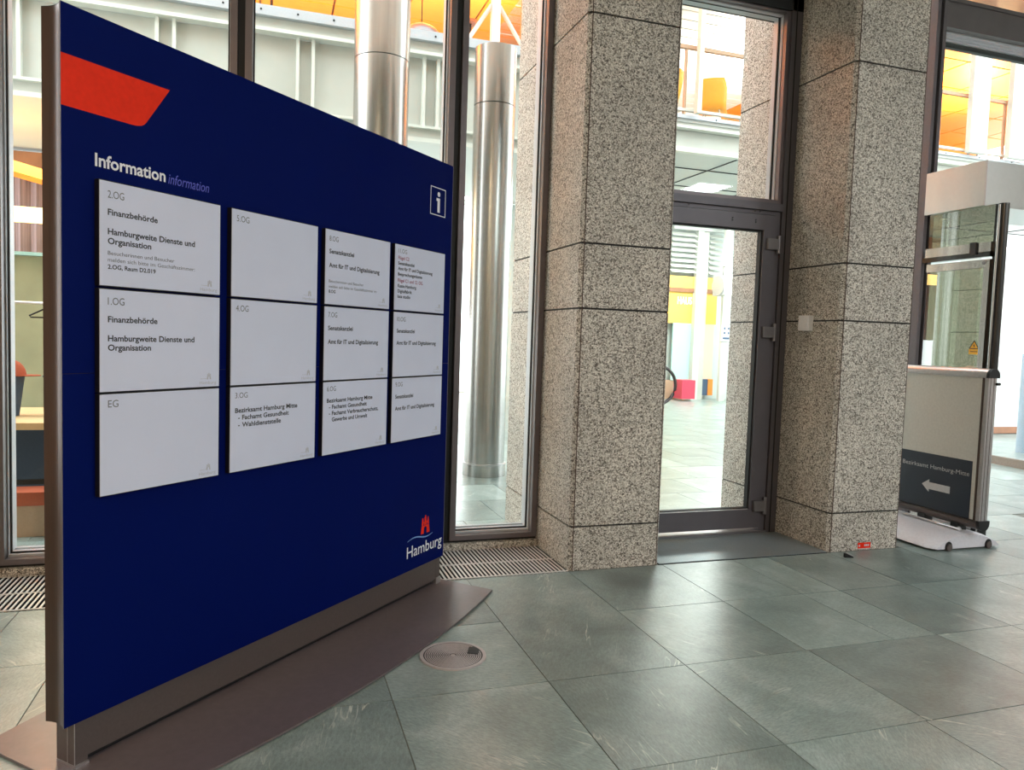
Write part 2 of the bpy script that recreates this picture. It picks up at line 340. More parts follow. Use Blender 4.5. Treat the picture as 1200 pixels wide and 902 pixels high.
# lobby shell (behind and beside the camera)
B().box(-5.1, -5, -5, 4.75, 0, 4.6).build('wall_left', 'walll', kind='structure')
B().box(9.5, 9.6, -5, 4.75, 0, 4.6).build('wall_right', 'walll', kind='structure')
B().box(-5.1, 9.6, -5.1, -5, 0, 4.6).build('wall_back', 'walll', kind='structure')
ceil = B().box(-5.1, 9.6, -5.1, 4.75, 4.6, 4.7).build('ceiling', 'wallw', kind='structure')
B().box(-5.1, 9.6, 4.55, 4.95, 4.5, 7.6).build('wall_front', 'walll', kind='structure')
for i, (x, y) in enumerate(LOBBY):
    t = empty('ceiling_light', (x, y, 4.53), label='flat square ceiling light over the lobby floor', cat='ceiling light', group='lobby ceiling lights out of frame')
    rect_ring(B(), 0, 0, 0, 0, 0, 0, 0)
    f = B(); f.box(-.40, .40, -.53, .53, .03, .07).build('housing', 'wplastic', t, local=True)
    B().box(-.37, .37, -.5, .5, .015, .03).build('diffuser', 'lamp', t, local=True)
    area('area_lamp', (0, 0, .005), .74, 1.0, LOBBY_W*(1.1 if x < 0 else 1), (1, .72, .48) if x < 0 else (.86, .93, 1), parent=t)
# ================================================================= granite pillars
def pillar(x0, x1, label):
    y0, y1 = 3.964, 5.215
    t = empty('granite_pillar', ((x0+x1)/2, (y0+y1)/2, 0), label=label, cat='pillar')
    B().box(x0+.012, x1-.012, y0+.012, y1-.012, 0, 4.6).build('core', 'dark', t)
    zs = [0.0, .261, 1.538, 1.911, 3.194, 4.6]; c = .022; g = .0055
    for a, b in zip(zs[:-1], zs[1:]):
        pts = [(x0+c, y0), (x1-c, y0), (x1, y0+c), (x1, y1-c), (x1-c, y1), (x0+c, y1), (x0, y1-c), (x0, y0+c)]
        B().prism(pts, a+(g if a > 0 else 0), b-g).build('granite_block', 'granite', t)
    for xc_ in (x0+c, x1-c): B().box(xc_-.002, xc_+.003, y0-.0006, y0+.004, 0, 4.6).build('corner_joint', 'jointb', t)
    return t
pillar(1.693, 2.29, 'speckled granite pillar between the blue information board and the glass door')
c2 = pillar(3.550, 4.147, 'speckled granite pillar right of the glass door, white switch on its side')
# ================================================================= facade glazing
def window(n, x0, x1, z0=.063, z1=4.5, t=.037, y0=4.51, y1=4.70, lab=None):
    w_ = empty('window_%d' % n, ((x0+x1)/2, y0, z0), kind='structure')
    f = B(); rect_ring(f, x0, x1, z0, z1, t, y0, y0+.055, tb=.03); f.build('window_frame', 'frame', w_)
    # recessed reveal stepped in beside the pane, inner and outer
    r = B(); rect_ring(r, x0+t-.006, x1-t+.006, z0+.02, z1-.02, .012, y0+.055, y1-.03, tb=.022); r.build('reveal', 'frame_lit', w_)
    g = B(); rect_ring(g, x0+t+.004, x1-t-.004, z0+.04, z1-.04, .01, 4.59, 4.604); g.build('gasket', 'dark', w_)
    o = B(); rect_ring(o, x0, x1, z0, z1, t+.006, y1-.03, y1, tb=.05); o.build('outer_frame', 'frame_lit', w_)
    B().box(x0+t+.008, x1-t-.008, 4.594, 4.600, z0+.045, z1-.045).build('window_pane', 'glass', w_)
    return w_
window(1, -2.42, -1.388); window(2, -1.348, -.177); window(3, -.137, 1.065); window(4, 1.105, 1.688)
for i, x in enumerate((-1.368, -.157, 1.085)):
    B().box(x-.022, x+.022, 4.532, 4.69, .06, 4.5).build('trim_%d' % (i+1), 'dark', kind='structure')
# granite kerb under the windows
k_ = empty('trim_4', (-.4, 4.52, 0), kind='structure')
for a, b in ((-2.42, -1.0), (-1.0, .345), (.345, 1.69)):
    B().box(a+.002, b-.002, 4.50, 4.74, 0, .047).build('granite_kerb', 'granite', k_)
B().box(-2.42, 1.69, 4.53, 4.70, .047, .063).build('shadow_gap', 'dark', k_)
# ---- door bay
d = empty('door_1', (2.92, 4.51, 0), kind='structure')
B().box(3.462, 3.548, 4.50, 4.66, 0, 4.5).build('jamb', 'doorm', d); B().box(2.292, 2.378, 4.50, 4.66, 0, 4.5).build('jamb', 'doorm', d)
b = B(); b.box(3.494, 3.50, 4.496, 4.50, 0, 4.5); b.build('jamb_line', 'dark', d)
B().box(2.378, 3.462, 4.488, 4.66, 2.310, 2.362).build('transom', 'doorm', d)
b = B(); b.box(3.412, 3.455, 4.51, 4.60, 0, 2.308); b.box(2.382, 2.42, 4.51, 4.60, 0, 2.308); b.box(2.42, 3.412, 4.51, 4.60, 2.282, 2.308); b.build('door_frame', 'doorm', d)
b = B(); b.box(3.455, 3.462, 4.53, 4.6, 0, 2.31); b.build('frame_gap', 'dark', d)
leaf = B(); leaf.box(3.314, 3.408, 4.495, 4.565, .042, 2.276); leaf.box(2.424, 2.52, 4.495, 4.565, .042, 2.276)
leaf.box(2.52, 3.314, 4.495, 4.565, 2.170, 2.276); leaf.box(2.52, 3.314, 4.495, 4.565, .042, .178); leaf.build('door_leaf', 'doorm', d)
b = B(); rect_ring(b, 2.52, 3.314, .178, 2.170, .010, 4.515, 4.556); b.build('gasket', 'dark', d)
B().box(2.53, 3.304, 4.534, 4.540, .188, 2.16).build('door_pane', 'glass', d)
b = B(); b.box(2.53, 3.30, 4.4955, 4.5, .178, .184); b.build('glazing_bead', 'alu', d)
B().box(2.38, 3.46, 4.49, 4.66, 0, .018).build('threshold', 'hinge', d)
for hz in (2.075, 1.455, .205):
    h = B(); h.box(3.335, 3.425, 4.468, 4.496, hz-.038, hz+.038); h.build('hinge', 'hinge', d)
    h = B(); h.cyl((3.432, 4.482), .015, hz-.062, hz+.062, n=12); h.build('hinge_pin', 'hinge', d)
for sx_, sz in ((3.05, 2.22), (3.05, 2.235), (3.24, 2.22), (3.24, 2.235), (3.23, 2.296), (3.27, 2.296), (2.7, 2.296)):
    B().cyl((sx_, sz), .005, 4.490, 4.4955, 'y', n=8).build('screw', 'dark', d)
# bow handle on the closing stile
pts = [(2.475+.155*math.sin(a)*1.0, 4.44, 1.07-.135*math.cos(a)) for a in [math.pi*i/14 for i in range(15)]]
pts = [(2.475, 4.495, pts[0][2])]+pts+[(2.475, 4.495, pts[-1][2])]
B().tube(pts, .011).build('bow_handle', 'hinge', d)
# transom light above the door
b = B(); rect_ring(b, 2.378, 3.462, 2.362, 3.72, .03, 4.52, 4.56); b.build('transom_frame', 'frame', d)
b = B(); rect_ring(b, 2.392, 3.448, 2.376, 3.70, .02, 4.56, 4.66); b.build('transom_reveal', 'frame_lit', d)
b = B(); rect_ring(b, 2.41, 3.43, 2.384, 3.69, .012, 4.59, 4.602); b.build('transom_gasket', 'dark', d)
B().box(2.415, 3.425, 4.594, 4.600, 2.39, 3.685).build('transom_pane', 'glass', d)
B().box(2.29, 3.55, 4.50, 4.72, 3.70, 4.5).build('head_panel', 'dark', d)
# ---- entrance bay right of the second pillar
e = empty('window_5', (5.8, 4.74, 0), kind='structure')
B().box(5.008, 5.042, 4.74, 4.90, 0, 4.5).build('mullion', 'framed', e); B().box(5.075, 5.108, 4.74, 4.90, 0, 4.5).build('mullion', 'framed', e)
B().box(5.042, 5.075, 4.765, 4.88, 0, 4.5).build('mullion_gap', 'dark', e)
B().box(5.108, 9.5, 4.74, 4.80, 3.94, 4.14).build('transom_beam', 'frame', e)
B().box(5.108, 9.5, 4.73, 4.80, 4.14, 4.17).build('beam_lip', 'frame', e)
for k in range(4): B().box(5.108, 9.5, 4.80+.022*k, 4.816+.022*k, 3.93-.012*k, 3.95-.012*k).build('soffit_strip', 'frame_lit', e)
B().box(5.108, 9.5, 4.89, 4.93, 3.86, 3.9).build('lower_head', 'dark', e)
B().box(4.147, 5.008, 4.80, 4.806, .05, 4.5).build('side_pane', 'glass', e)
B().box(5.108, 9.5, 4.84, 4.846, 2.78, 3.88).build('window_pane', 'glass', e)
B().box(5.108, 9.5, 4.84, 4.846, 4.17, 4.55).build('top_pane', 'glass', e)
# ================================================================= vestibule: canopy, door leaf, post
t = empty('door_canopy', (5.7, 4.5, 2.44), label='brushed metal box canopy over the entrance, right of the pillars', cat='canopy')
b = B(); b.box(5.0, 7.6, 4.215, 4.735, 2.443, 2.772); b.build('canopy_box', 'canopy', t)
b = B(); b.box(5.0-.002, 5.004, 4.2, 4.215, 2.443, 2.772); b.build('corner_bead', 'alu', t)
t = empty('glass_door', (5.02, 4.4, 0), label='glass door leaf with steel rails and amber warning sticker, below the metal canopy', cat='door')
b = B(); b.box(5.0, 5.04, 4.13, 4.68, 1.985, 2.045); b.build('top_rail', 'steel', t)
b = B(); b.box(5.0, 5.04, 4.13, 4.175, .03, 1.985); b.build('stile', 'steel', t)
b = B(); b.box(5.0, 5.04, 4.175, 4.68, .03, .12); b.build('bottom_rail', 'steel', t)
B().box(5.016, 5.024, 4.175, 4.68, .12, 1.985).build('door_pane', 'leafglass', t)
B().cyl((4.175, 2.02), .014, 4.996, 5.0, 'x', n=16).build('pivot_disc', 'hinge', t)
s_ = B(); s_.prism([(4.178, 1.385), (4.262, 1.385), (4.262, 1.345), (4.178, 1.345)], 5.0145, 5.0155, 'x'); s_.prism([(4.182, 1.388), (4.258, 1.388), (4.22, 1.446)], 5.0142, 5.0155, 'x'); s_.build('warning_sticker', 'warn', t, label='amber warning triangle sticker')
s2 = B()
for (a, c, w2) in (((4.182, 1.388), (4.258, 1.388), .006), ((4.258, 1.388), (4.22, 1.446), .006), ((4.22, 1.446), (4.182, 1.388), .006)):
    A = Vector(a); Cc = Vector(c); dd = (Cc-A).normalized(); nn = Vector((-dd.y, dd.x))*w2/2
    s2.prism([tuple(A-nn), tuple(Cc-nn), tuple(Cc+nn), tuple(A+nn)], 5.0132, 5.0142, 'x')
s2.prism([(4.222, 1.425), (4.212, 1.406), (4.219, 1.406), (4.215, 1.392), (4.228, 1.412), (4.221, 1.412)], 5.0132, 5.0142, 'x')
s2.prism([(4.19, 1.363), (4.25, 1.363), (4.25, 1.368), (4.19, 1.368)], 5.0135, 5.0145, 'x')
s2.build('sticker_print', 'dark', t)
t = empty('door_surround', (5.05, 4.3, 0), label='black round-cornered door surround standing under the metal canopy', cat='door frame')
B().box(4.998, 5.06, 4.13, 4.72, 2.062, 2.10).build('header', 'blk', t)
b = B(); b.cyl((5.045, 4.085), .036, 0, 2.44, n=20); b.build('post', 'blk', t)
b = B(); b.box(5.02, 5.06, 4.10, 4.13, 0, 2.44); b.build('side_strip', 'blk', t)
b = B(); b.cyl((5.005, 4.085), .008, 0, 2.43, n=8); b.build('post_trim', 'steel', t)
B().box(4.985, 5.0, 4.24, 4.29, 2.085, 2.175).build('sensor', 'dark', t, label='small black door sensor')
B().box(5.026, 5.032, 4.13, 4.70, 2.10, 2.443).build('fanlight', 'leafglass', t)
B().box(5.0, 5.05, 4.13, 4.70, 2.1, 2.17).build('fanlight_rail', 'steel', t)
# ================================================================= floor grates
def slat_grate(y0, y1, label):
    t = empty('floor_grate', (.2, (y0+y1)/2, 0), label=label, cat='floor grate', group='rows of the slatted grate along the windows')
    x0 = -1.38; pitch_ = .0246; n = 125
    B().box(x0-.01, 1.688, y0, y1, -.003, .0008).build('pit', 'pit', t)
    first = None
    for i in range(n):
        x = x0+pitch_*i
        if first is None:
            first = B().box(-.005, .005, -(y1-y0)/2, (y1-y0)/2, -.002, .0045).build('slat', 'slat', t, local=True); first.location = (x-.2, 0, 0)
        else: share(first, 'slat', (x-.2, 0, 0), t)
    b = B(); b.box(x0, 1.688, y0-.003, y0+.004, .001, .006); b.build('edge_bar', 'slat', t)
slat_grate(3.962, 4.205, 'front row of pale slats in the floor grate, next to the slate paving')
slat_grate(4.21, 4.498, 'rear row of pale slats in the floor grate, against the window kerb')
t = empty('door_mat', (2.92, 4.22, 0), label='ribbed grey metal door mat sunk in the floor before the glass door', cat='door mat')
B().box(2.292, 3.548, 3.962, 4.49, -.003, .0008).build('mat_base', 'pit', t)
b = B(); n = 96
for i in range(n):
    x = 2.298+i*.01305; b.box(x, x+.0075, 3.966, 4.485, .0008, .006)
b.build('mat_bars', 'matg', t, kind='stuff')
# ================================================================= small things
t = empty('wall_switch', (3.55, 4.28, 1.47), label='small square white switch on the side of the granite pillar', cat='switch')
B().box(3.513, 3.550, 4.225, 4.33, 1.47, 1.575).build('housing', 'wplastic', t)
B().box(3.508, 3.513, 4.24, 4.315, 1.485, 1.56).build('rocker', 'wplastic', t)
t = empty('red_sticker', (3.85, 3.96, .01), label='small red sticker with white marks at the foot of the right pillar', cat='sticker')
B().box(3.80, 3.905, 3.9615, 3.9635, .010, .052).build('label_sheet', 'redp' if False else 'red', t)
b = B(); b.prism([(3.803, .031), (3.817, .041), (3.817, .021)], 3.961, 3.9614, 'y')
for k in range(3): b.box(3.853+.014*k, 3.863+.014*k, 3.961, 3.9614, .026, .04)
b.box(3.80, 3.905, 3.961, 3.9614, .010, .013)
b.build('print', 'wmark', t)
t = empty('door_stop', (3.615, 3.84, 0), -.35, label='small black and silver door stop lying on the slate before the right pillar', cat='door stop')
B().prism([(-.030, .0), (.024, 0), (.024, .008), (-.018, .026), (-.030, .026)], -.013, .013, 'y').build('wedge', 'bplastic', t, local=True)
B().prism([(-.016, .0262), (.0245, .0085), (.027, .012), (-.012, .031)], -.011, .011, 'y').build('metal_top', 'alu', t, local=True)
# round floor cover
t = empty('floor_cover', (.762, 2.99, 0), label='round metal floor cover with concentric grooves beside the board foot', cat='floor cover')
B().cyl((0, 0), .140, -.001, .004, n=64).build('disc', 'cover', t, local=True)
def annulus(b, r0, r1, z0, z1, n=64, a0=0.0, a1=2*math.pi):
    full = abs(a1-a0-2*math.pi) < 1e-6; k = n if full else n+1
    vs = []
    for i in range(k):
        a = a0+(a1-a0)*i/n
        for r, z in ((r0, z0), (r1, z0), (r1, z1), (r0, z1)): vs.append((r*math.cos(a), r*math.sin(a), z))
    fs = []
    for i in range(n):
        j = (i+1) % k
        for q in range(4): fs.append((i*4+q, i*4+(q+1) % 4, j*4+(q+1) % 4, j*4+q))
    return b.add(vs, fs)
annulus(B(), .126, .140, .004, .0065).build('rim', 'cover', t, local=True)
annulus(B(), .120, .126, .004, .0047).build('groove', 'coverd', t, local=True)
for i in range(13):
    r = .012+.0083*i
    annulus(B(), r, r+.0042, .004, .0047, 40).build('groove', 'coverd', t, local=True)
    annulus(B(), r+.0042, r+.0083, .004, .0062, 40).build('ring', 'cover', t, local=True)
fl_ = B(); fl_.prism([(.062, -.002), (.104, -.022), (.122, .022), (.108, .052), (.085, .058)], .004, .0085)
fl_.build('cable_flap', 'coverd', t, local=True, label='dark cable flap')
# ================================================================= INFORMATION BOARD
s2_ = 2**-.5
bu, bn = 2.37, -2.155
board = empty('information_board', (bu*s2_+bn*s2_, bu*s2_-bn*s2_, 0), math.radians(45), label='large dark blue information board with white floor directory plates on a metal foot', cat='information board')
# local frame: x along the board, -y towards the viewer
XL, XR, ZB, ZT = -1.050, 1.045, .157, 2.247
yf, yb = -.041, .045
end = []
n = 10
prof = []
for i in range(n+1):
    yy = yf+(yb-yf)*i/n; prof.append((XR-.002-.010*math.sin(math.pi*i/n), yy))
for i in range(n+1):
    yy = yb+(yf-yb)*i/n; prof.append((XL+.002+.010*math.sin(math.pi*i/n), yy))
B().prism(prof, ZB, ZT-.002).build('body', 'body', board, local=True)
B().prism(prof, ZT-.002, ZT).build('top_cap', 'dark', board, local=True)
for a, c in ((ZB, 1.2062), (1.2078, ZT)):
    B().box(XL+.001, XR-.001, yf-.004, yf, a, c).build('face_sheet', 'navy', board, local=True)
b = B(); b.box(XR-.001, XR+.003, yf-.004, yf+.012, ZB, ZT); b.build('edge_strip', 'hinge', board, local=True)
b = B(); b.box(XL, XL+.0012, yf-.004, yf, ZB, ZT); b.build('edge_line', 'hinge', board, local=True)
YF = yf-.0042
# red pennant
def U(u): return u-bu
r_ = [(U(1.321), 2.108), (U(1.675), 2.110), (U(1.590), 1.985), (U(1.583), 1.977), (U(1.573), 1.971), (U(1.556), 1.967), (U(1.540), 1.966), (U(1.321), 1.964)]
B().prism(r_[::-1], YF, YF-.0004, 'y').build('red_pennant', 'red', board, local=True, label='red slanted pennant shape')
b = B(); add_text(b, 'Information', U(1.421), 1.853, .036, 1.660-1.421, YF-.0004, bold=.022); b.build('heading_lettering', 'white', board, local=True)
b = B(); add_text(b, 'information', U(1.670), 1.846, .032, .160, YF-.0004, italic=.16); b.build('subheading_lettering', 'bluet', board, local=True)
# i symbol
b = B(); x0, x1, z0, z1 = U(3.204), U(3.346), 1.967, 2.109; q = .0045
for bx in ((x0, x1, z0, z0+q), (x0, x1, z1-q, z1), (x0, x0+q, z0+q, z1-q), (x1-q, x1, z0+q, z1-q)): b.box(bx[0], bx[1], YF-.0004, YF, bx[2], bx[3])
xc = (x0+x1)/2+.006
b.cyl((xc, z0+.109), .0125, YF, YF-.0004, 'y', n=20); b.box(xc-.011, xc+.011, YF-.0004, YF, z0+.017, z0+.089); b.box(xc-.022, xc-.011, YF-.0004, YF, z0+.074, z0+.089)
b.build('info_symbol', 'white', board, local=True, label='white letter i in a thin square')
# city logo
b = B(); add_text(b, 'Hamburg', U(3.070), .282, .058, .326, YF-.0004, bold=.004); b.build('logo_lettering', 'white', board, local=True)
b = B(); castle(b, U(3.233), .322, .082, .092, YF); b.build('castle_emblem', 'red', board, local=True)
b = B(); m_ = 24; up_ = []; lo_ = []
for i in range(m_+1):
    f_ = i/m_; xx = U(3.073+.232*f_); zz = .309+.010*math.sin(f_*2*math.pi*.95+.1)+.004*f_; th = .0028*(.35+math.sin(math.pi*f_))
    up_.append((xx, zz+th)); lo_.append((xx, zz-th))
b.prism(lo_+up_[::-1], YF, YF-.0004, 'y'); b.build('wave_line', 'wavem', board, local=True)
# foot
pf = -.032; pb = .055
b = B(); b.box(U(1.402), U(3.363), pf, pb-.01, .035, ZB); b.build('plinth', 'plinth', board, local=True)
B().box(U(1.361), U(1.402), pf-.001, pb, .013, ZB).build('corner_profile', 'plinth', board, local=True); B().box(U(3.363), U(3.404), pf-.001, pb, .045, ZB).build('corner_profile', 'plinth', board, local=True)
b = B(); b.box(U(1.360), U(1.3615), pf-.002, pf+.0, .013, ZB); b.box(U(1.360), U(1.3615), .0, .002, .013, ZB); b.build('edge_glint', 'alu', board, local=True)  # bright strips standing in for the glimmer along the profile edges
B().box(U(1.41), U(3.36), pf+.02, pb-.02, .013, .036).build('shadow_gap', 'dark', board, local=True)
for u_ in (1.372, 3.375):
    B().box(U(u_)-.012, U(u_)+.03, pf-.008, pb, .012, .020 if u_ < 2 else .045).build('foot_bracket', 'alu', board, local=True)
fr_ = []; bk_ = []
for i in range(17):
    f_ = -1+2*i/16; xx = 1.075*f_+.003
    fr_.append((xx, -(.445-.105*f_*f_))); bk_.append((xx, (.445-.105*f_*f_)))
outl = fr_+bk_[::-1]
B().prism(outl, .004, .012).build('base_plate', 'plate', board, local=True)
B().prism([(p[0]*.994, p[1]*.985) for p in outl], 0.0005, .004).build('plate_underside', 'dark', board, local=True)
# directory plates
PW, PH = .4435, .3115
cols = [1.4205, 1.9135, 2.4025, 2.8845]; rowz = [1.778, 1.4605, 1.1460]
H = ('t', .0165); K = dict
def card(ci, ri, lines):
    x0 = U(cols[ci]); w_ = .437 if ci == 3 else PW; z1 = rowz[ri]; z0 = z1-PH
    t = B(); t.box(x0-.001, x0+w_, YF-.020, YF+.001, z0, z1); o = t.build('directory_plate', 'tray', board, local=True)
    B().box(x0, x0+w_-.003, YF-.0225, YF-.020, z0+.002, z1-.003).build('sheet', 'paper', o, local=True)
    yy = YF-.0229; groups = {}
    for (txt, dx, dz, h, wd, st) in lines:
        bb = groups.setdefault(st, B())
        add_text(bb, txt, x0+dx, z1-dz, h, wd, yy, bold={'b': .022, 'k': .022, 't': 0, 'r': .01, 's': .0, 'v': .022}[st])
    mm_ = {'b': 'ink', 'k': 'ink', 't': 'inkg', 'r': 'inkr', 's': 'inkg', 'v': 'ink'}
    for st, bb in groups.items(): bb.build('lettering', mm_[st], o, local=True)
    lg = B(); castle(lg, x0+w_-.046, z0+.027, .018, .024, yy+.0004, tops=False); lg.box(x0+w_-.082, x0+w_-.056, yy, yy+.0003, z0+.029, z0+.0302)
    add_text(lg, 'Hamburg', x0+w_-.085, z0+.022, .011, .07, yy); lg.build('faint_logo', 'faint', o, local=True)
FB = lambda: [('Finanzbehörde', .025, .083, .0175, .169, 'b'), ('Hamburgweite Dienste und', .025, .140, .0175, .311, 'b'), ('Organisation', .025, .168, .0175, .146, 'b')]
card(0, 0, [('2.OG', .025, .029, .0215, .053, 't')]+FB()+[('Besucherinnen und Besucher', .025, .2065, .0115, .231, 's'), ('melden sich bitte im Geschäftszimmer:', .025, .2265, .0115, .311, 's'), ('2.OG, Raum D2.019', .025, .247, .0125, .162, 'k')])
card(0, 1, [('1.OG', .025, .027, .0215, .054, 't')]+FB())
card(0, 2, [('EG', .025, .021, .0215, .034, 't')])
card(1, 0, [('5.OG', .021, .023, .0215, .058, 't')])
card(1, 1, [('4.OG', .021, .023, .0215, .058, 't')])
card(1, 2, [('3.OG', .021, .023, .0195, .058, 't'), ('Bezirksamt Hamburg Mitte', .021, .079, .0165, .316, 'b'), ('-', .035, .105, .0165, .008, 'b'), ('Fachamt Gesundheit', .054, .105, .0165, .236, 'b'), ('-', .035, .132, .0165, .008, 'b'), ('Wahldienststelle', .054, .132, .0165, .194, 'b')])
SK = lambda a, x, w1, w2: [('Senatskanzlei', x, .082, .0175, w1, 'b'), ('Amt für IT und Digitalisierung', x, .139, .0175, w2, 'b')]
card(2, 0, [('8.OG', .022, .028, .0205, .056, 't')]+SK(0, .022, .160, .341)+[('Besucherinnen und Besucher', .022, .208, .0115, .228, 's'), ('melden sich bitte im Geschäftszimmer im', .022, .230, .0115, .322, 's'), ('8.OG', .022, .250, .0125, .042, 'k')])
card(2, 1, [('7.OG', .022, .025, .0205, .056, 't')]+SK(0, .022, .160, .341))
card(2, 2, [('6.OG', .022, .021, .0205, .056, 't'), ('Bezirksamt Hamburg Mitte', .022, .073, .0165, .308, 'b'), ('-', .036, .100, .0165, .008, 'b'), ('Fachamt Gesundheit', .055, .100, .0165, .235, 'b'), ('-', .036, .127, .0165, .008, 'b'), ('Fachamt Verbraucherschutz,', .055, .127, .0165, .320, 'b'), ('Gewerbe und Umwelt', .055, .154, .0165, .240, 'b')])
card(3, 0, [('11.OG', .024, .022, .0195, .070, 't'), ('Flügel C2', .024, .056, .0155, .089, 'r'), ('Senatskanzlei', .024, .082, .0145, .134, 'b'), ('Amt für IT und Digitalisierung', .024, .107, .0145, .295, 'b'), ('Besprechungsräume', .024, .133, .0145, .203, 'b'),
             ('Flügel C1 und 12. OG', .024, .162, .0155, .209, 'r'), ('Kasse.Hamburg', .024, .188, .0145, .153, 'b'), ('Digitalfabrik', .024, .213, .0145, .118, 'b'), ('luca studio', .024, .238, .0145, .105, 'b')])
card(3, 1, [('10.OG', .024, .025, .0205, .070, 't')]+SK(0, .024, .150, .343))
card(3, 2, [('9.OG', .024, .022, .0205, .058, 't')]+SK(0, .024, .150, .343))
# ================================================================= PAVEMENT SIGN
t = empty('poster_stand', (4.62, 4.1, 0), label='grey poster stand with dark arrow notice on a white wheeled base, behind the right pillar', cat='sign')
y0, y1 = 3.745, 4.60; xa, xb = 4.60, 4.68
for q_ in (y0, y1-.045): B().box(xa+.004, xb-.004, q_, q_+.045, .20, 1.215).build('side_rail', 'alu', t)
b = B(); b.box(xa+.001, xa+.004, y0+.03, y0+.045, .2, 1.2); b.box(xa+.02, xa+.022, y0-.002, y0, .2, 1.2); b.box(xa+.05, xa+.052, y0-.002, y0, .2, 1.2); b.build('rail_groove', 'body', t)
pr_ = [(4.64+.046*math.cos(a), 1.205+.046*math.sin(a)) for a in [math.pi*i/10 for i in range(11)]]+[(4.594, 1.19), (4.686, 1.19)]
b = B(); b.prism(pr_, y0+.012, y1-.012, 'y', smooth=True); b.build('top_rail', 'alu', t)
b = B(); b.prism([(4.64+(p[0]-4.64)*1.04, 1.205+(p[1]-1.205)*1.04) for p in pr_], y0-.012, y0+.012, 'y'); b.build('end_cap', 'bplastic', t)
pr2 = [(4.64+.046*math.cos(a), .195+.046*math.sin(a)) for a in [math.pi+math.pi*i/10 for i in range(11)]]+[(4.686, .215), (4.594, .215)]
b = B(); b.prism(pr2, y0+.012, y1-.012, 'y'); b.build('bottom_rail', 'plinth', t)
b = B(); b.prism([(4.64+(p[0]-4.64)*1.04, .195+(p[1]-.195)*1.04) for p in pr2], y0-.012, y0+.012, 'y'); b.build('end_cap', 'bplastic', t)
b = B(); b.box(4.594, 4.6, y0+.012, y1-.012, .207, .213); b.build('rail_lip', 'white', t)
B().box(xa+.006, xb-.006, y0+.04, y1-.04, .21, 1.2).build('panel', 'boardw', t)
nt_ = B().box(xa+.0035, xa+.006, y0+.078, y1-.07, .212, .613).build('notice', 'posterm', t, label='dark notice with white arrow')
# writing on the notice runs along -y as seen from the left side
def side_text(txt, ystart, ztop, h, width, x):
    v, f = text_mesh(txt, h, width)
    bb = B(); bb.add([(x, ystart-a, ztop-h+c) for a, c in v], f); return bb
side_text('Bezirksamt Hamburg-Mitte', 4.405, .536, .030, .565, xa+.003).build('notice_lettering', 'wmark', nt_)
ar = [(4.222, .383), (4.160, .425), (4.160, .404), (3.985, .404), (3.985, .354), (4.160, .354), (4.160, .333)]
B().prism(ar, xa+.0026, xa+.0034, 'x').build('arrow', 'wmark', nt_)
# base: low moulded tub, arched across, rounded ends
def tub(b, xc, hw, ya, yb_, zt):
    secs = []
    ny = 12; nx = 16
    for j in range(ny+1):
        f_ = j/ny; yy = ya+(yb_-ya)*f_
        e0 = min(f_, 1-f_)*2
        k = 1 if e0 > .12 else (.90+.10*(e0/.12))
        row = []
        for i in range(nx+1):
            s3 = -1+2*i/nx; xx = xc+hw*s3*k
            zz = .018+(zt-.018)*(max(0, math.cos(s3*math.pi/2))**.75)*(k if e0 < .12 else 1)
            row.append((xx, yy+(.03*(1-abs(s3)) if False else 0), zz))
        secs.append(row)
    vs = [p for r in secs for p in r]; fs = []
    for j in range(ny):
        for i in range(nx): fs.append((j*(nx+1)+i, j*(nx+1)+i+1, (j+1)*(nx+1)+i+1, (j+1)*(nx+1)+i))
    nb = len(vs)
    vs += [(p[0], p[1], .014) for r in secs for p in r]
    for j in range(ny):
        for i in range(nx): fs.append(tuple(nb+q for q in ((j+1)*(nx+1)+i, (j+1)*(nx+1)+i+1, j*(nx+1)+i+1, j*(nx+1)+i)))
    b.add(vs, fs, True)
    for j in (0, ny):
        base_i = len(b.v)
        r = secs[j]; vv = [(p[0], p[1], p[2]) for p in r]+[(p[0], p[1], .014) for p in r]
        ff = [(i, i+1, nx+2+i, nx+1+i) if j == 0 else (i+1, i, nx+1+i, nx+2+i) for i in range(nx)]
        b.add(vv, ff)
    for i in (0, nx):
        vv = [secs[j][i] for j in range(ny+1)]+[(secs[j][i][0], secs[j][i][1], .014) for j in range(ny+1)]
        ff = [(j, j+1, ny+2+j, ny+1+j) for j in range(ny)]
        b.add(vv, ff)
tb_ = B(); tub(tb_, 4.61, .315, 3.815, 4.60, .118); tb_.build('base_tub', 'wbase', t)
b = B()
b.box(4.34, 4.88, 3.84, 4.58, .006, .014); b.build('base_skirt', 'bplastic', t)
for yy in (3.815,):
    for xx in (4.43, 4.79):
        B().prism([(xx-.026+.026+.03*math.cos(a), .03+.036*math.sin(a)) for a in [math.pi*i/12 for i in range(13)]]+[(xx-.03, .012), (xx+.03, .012)], yy-.004, yy-.0005, 'y').build('wheel_arch', 'bplastic', t)
        B().cyl((xx, .026), .024, yy-.012, yy+.02, 'y', n=20).build('wheel', 'plinth', t)
for yy in (3.93, 4.21):
    B().box(4.60, 4.68, yy-.03, yy+.03, .105, .165).build('spring_block', 'bplastic', t)
b = B(); b.tube([(4.585, 3.86, .13), (4.585, 4.35, .13)], .008); b.build('spring_rod', 'alu', t)
b = B(); b.cyl((3.875, .13), .016, 4.578, 4.588, 'x', n=16); b.build('rod_eye', 'wbase', t)
B().cyl((3.735, 1.15), .010, 4.665, 4.69, 'x', n=10).build('knob', 'bplastic', t)
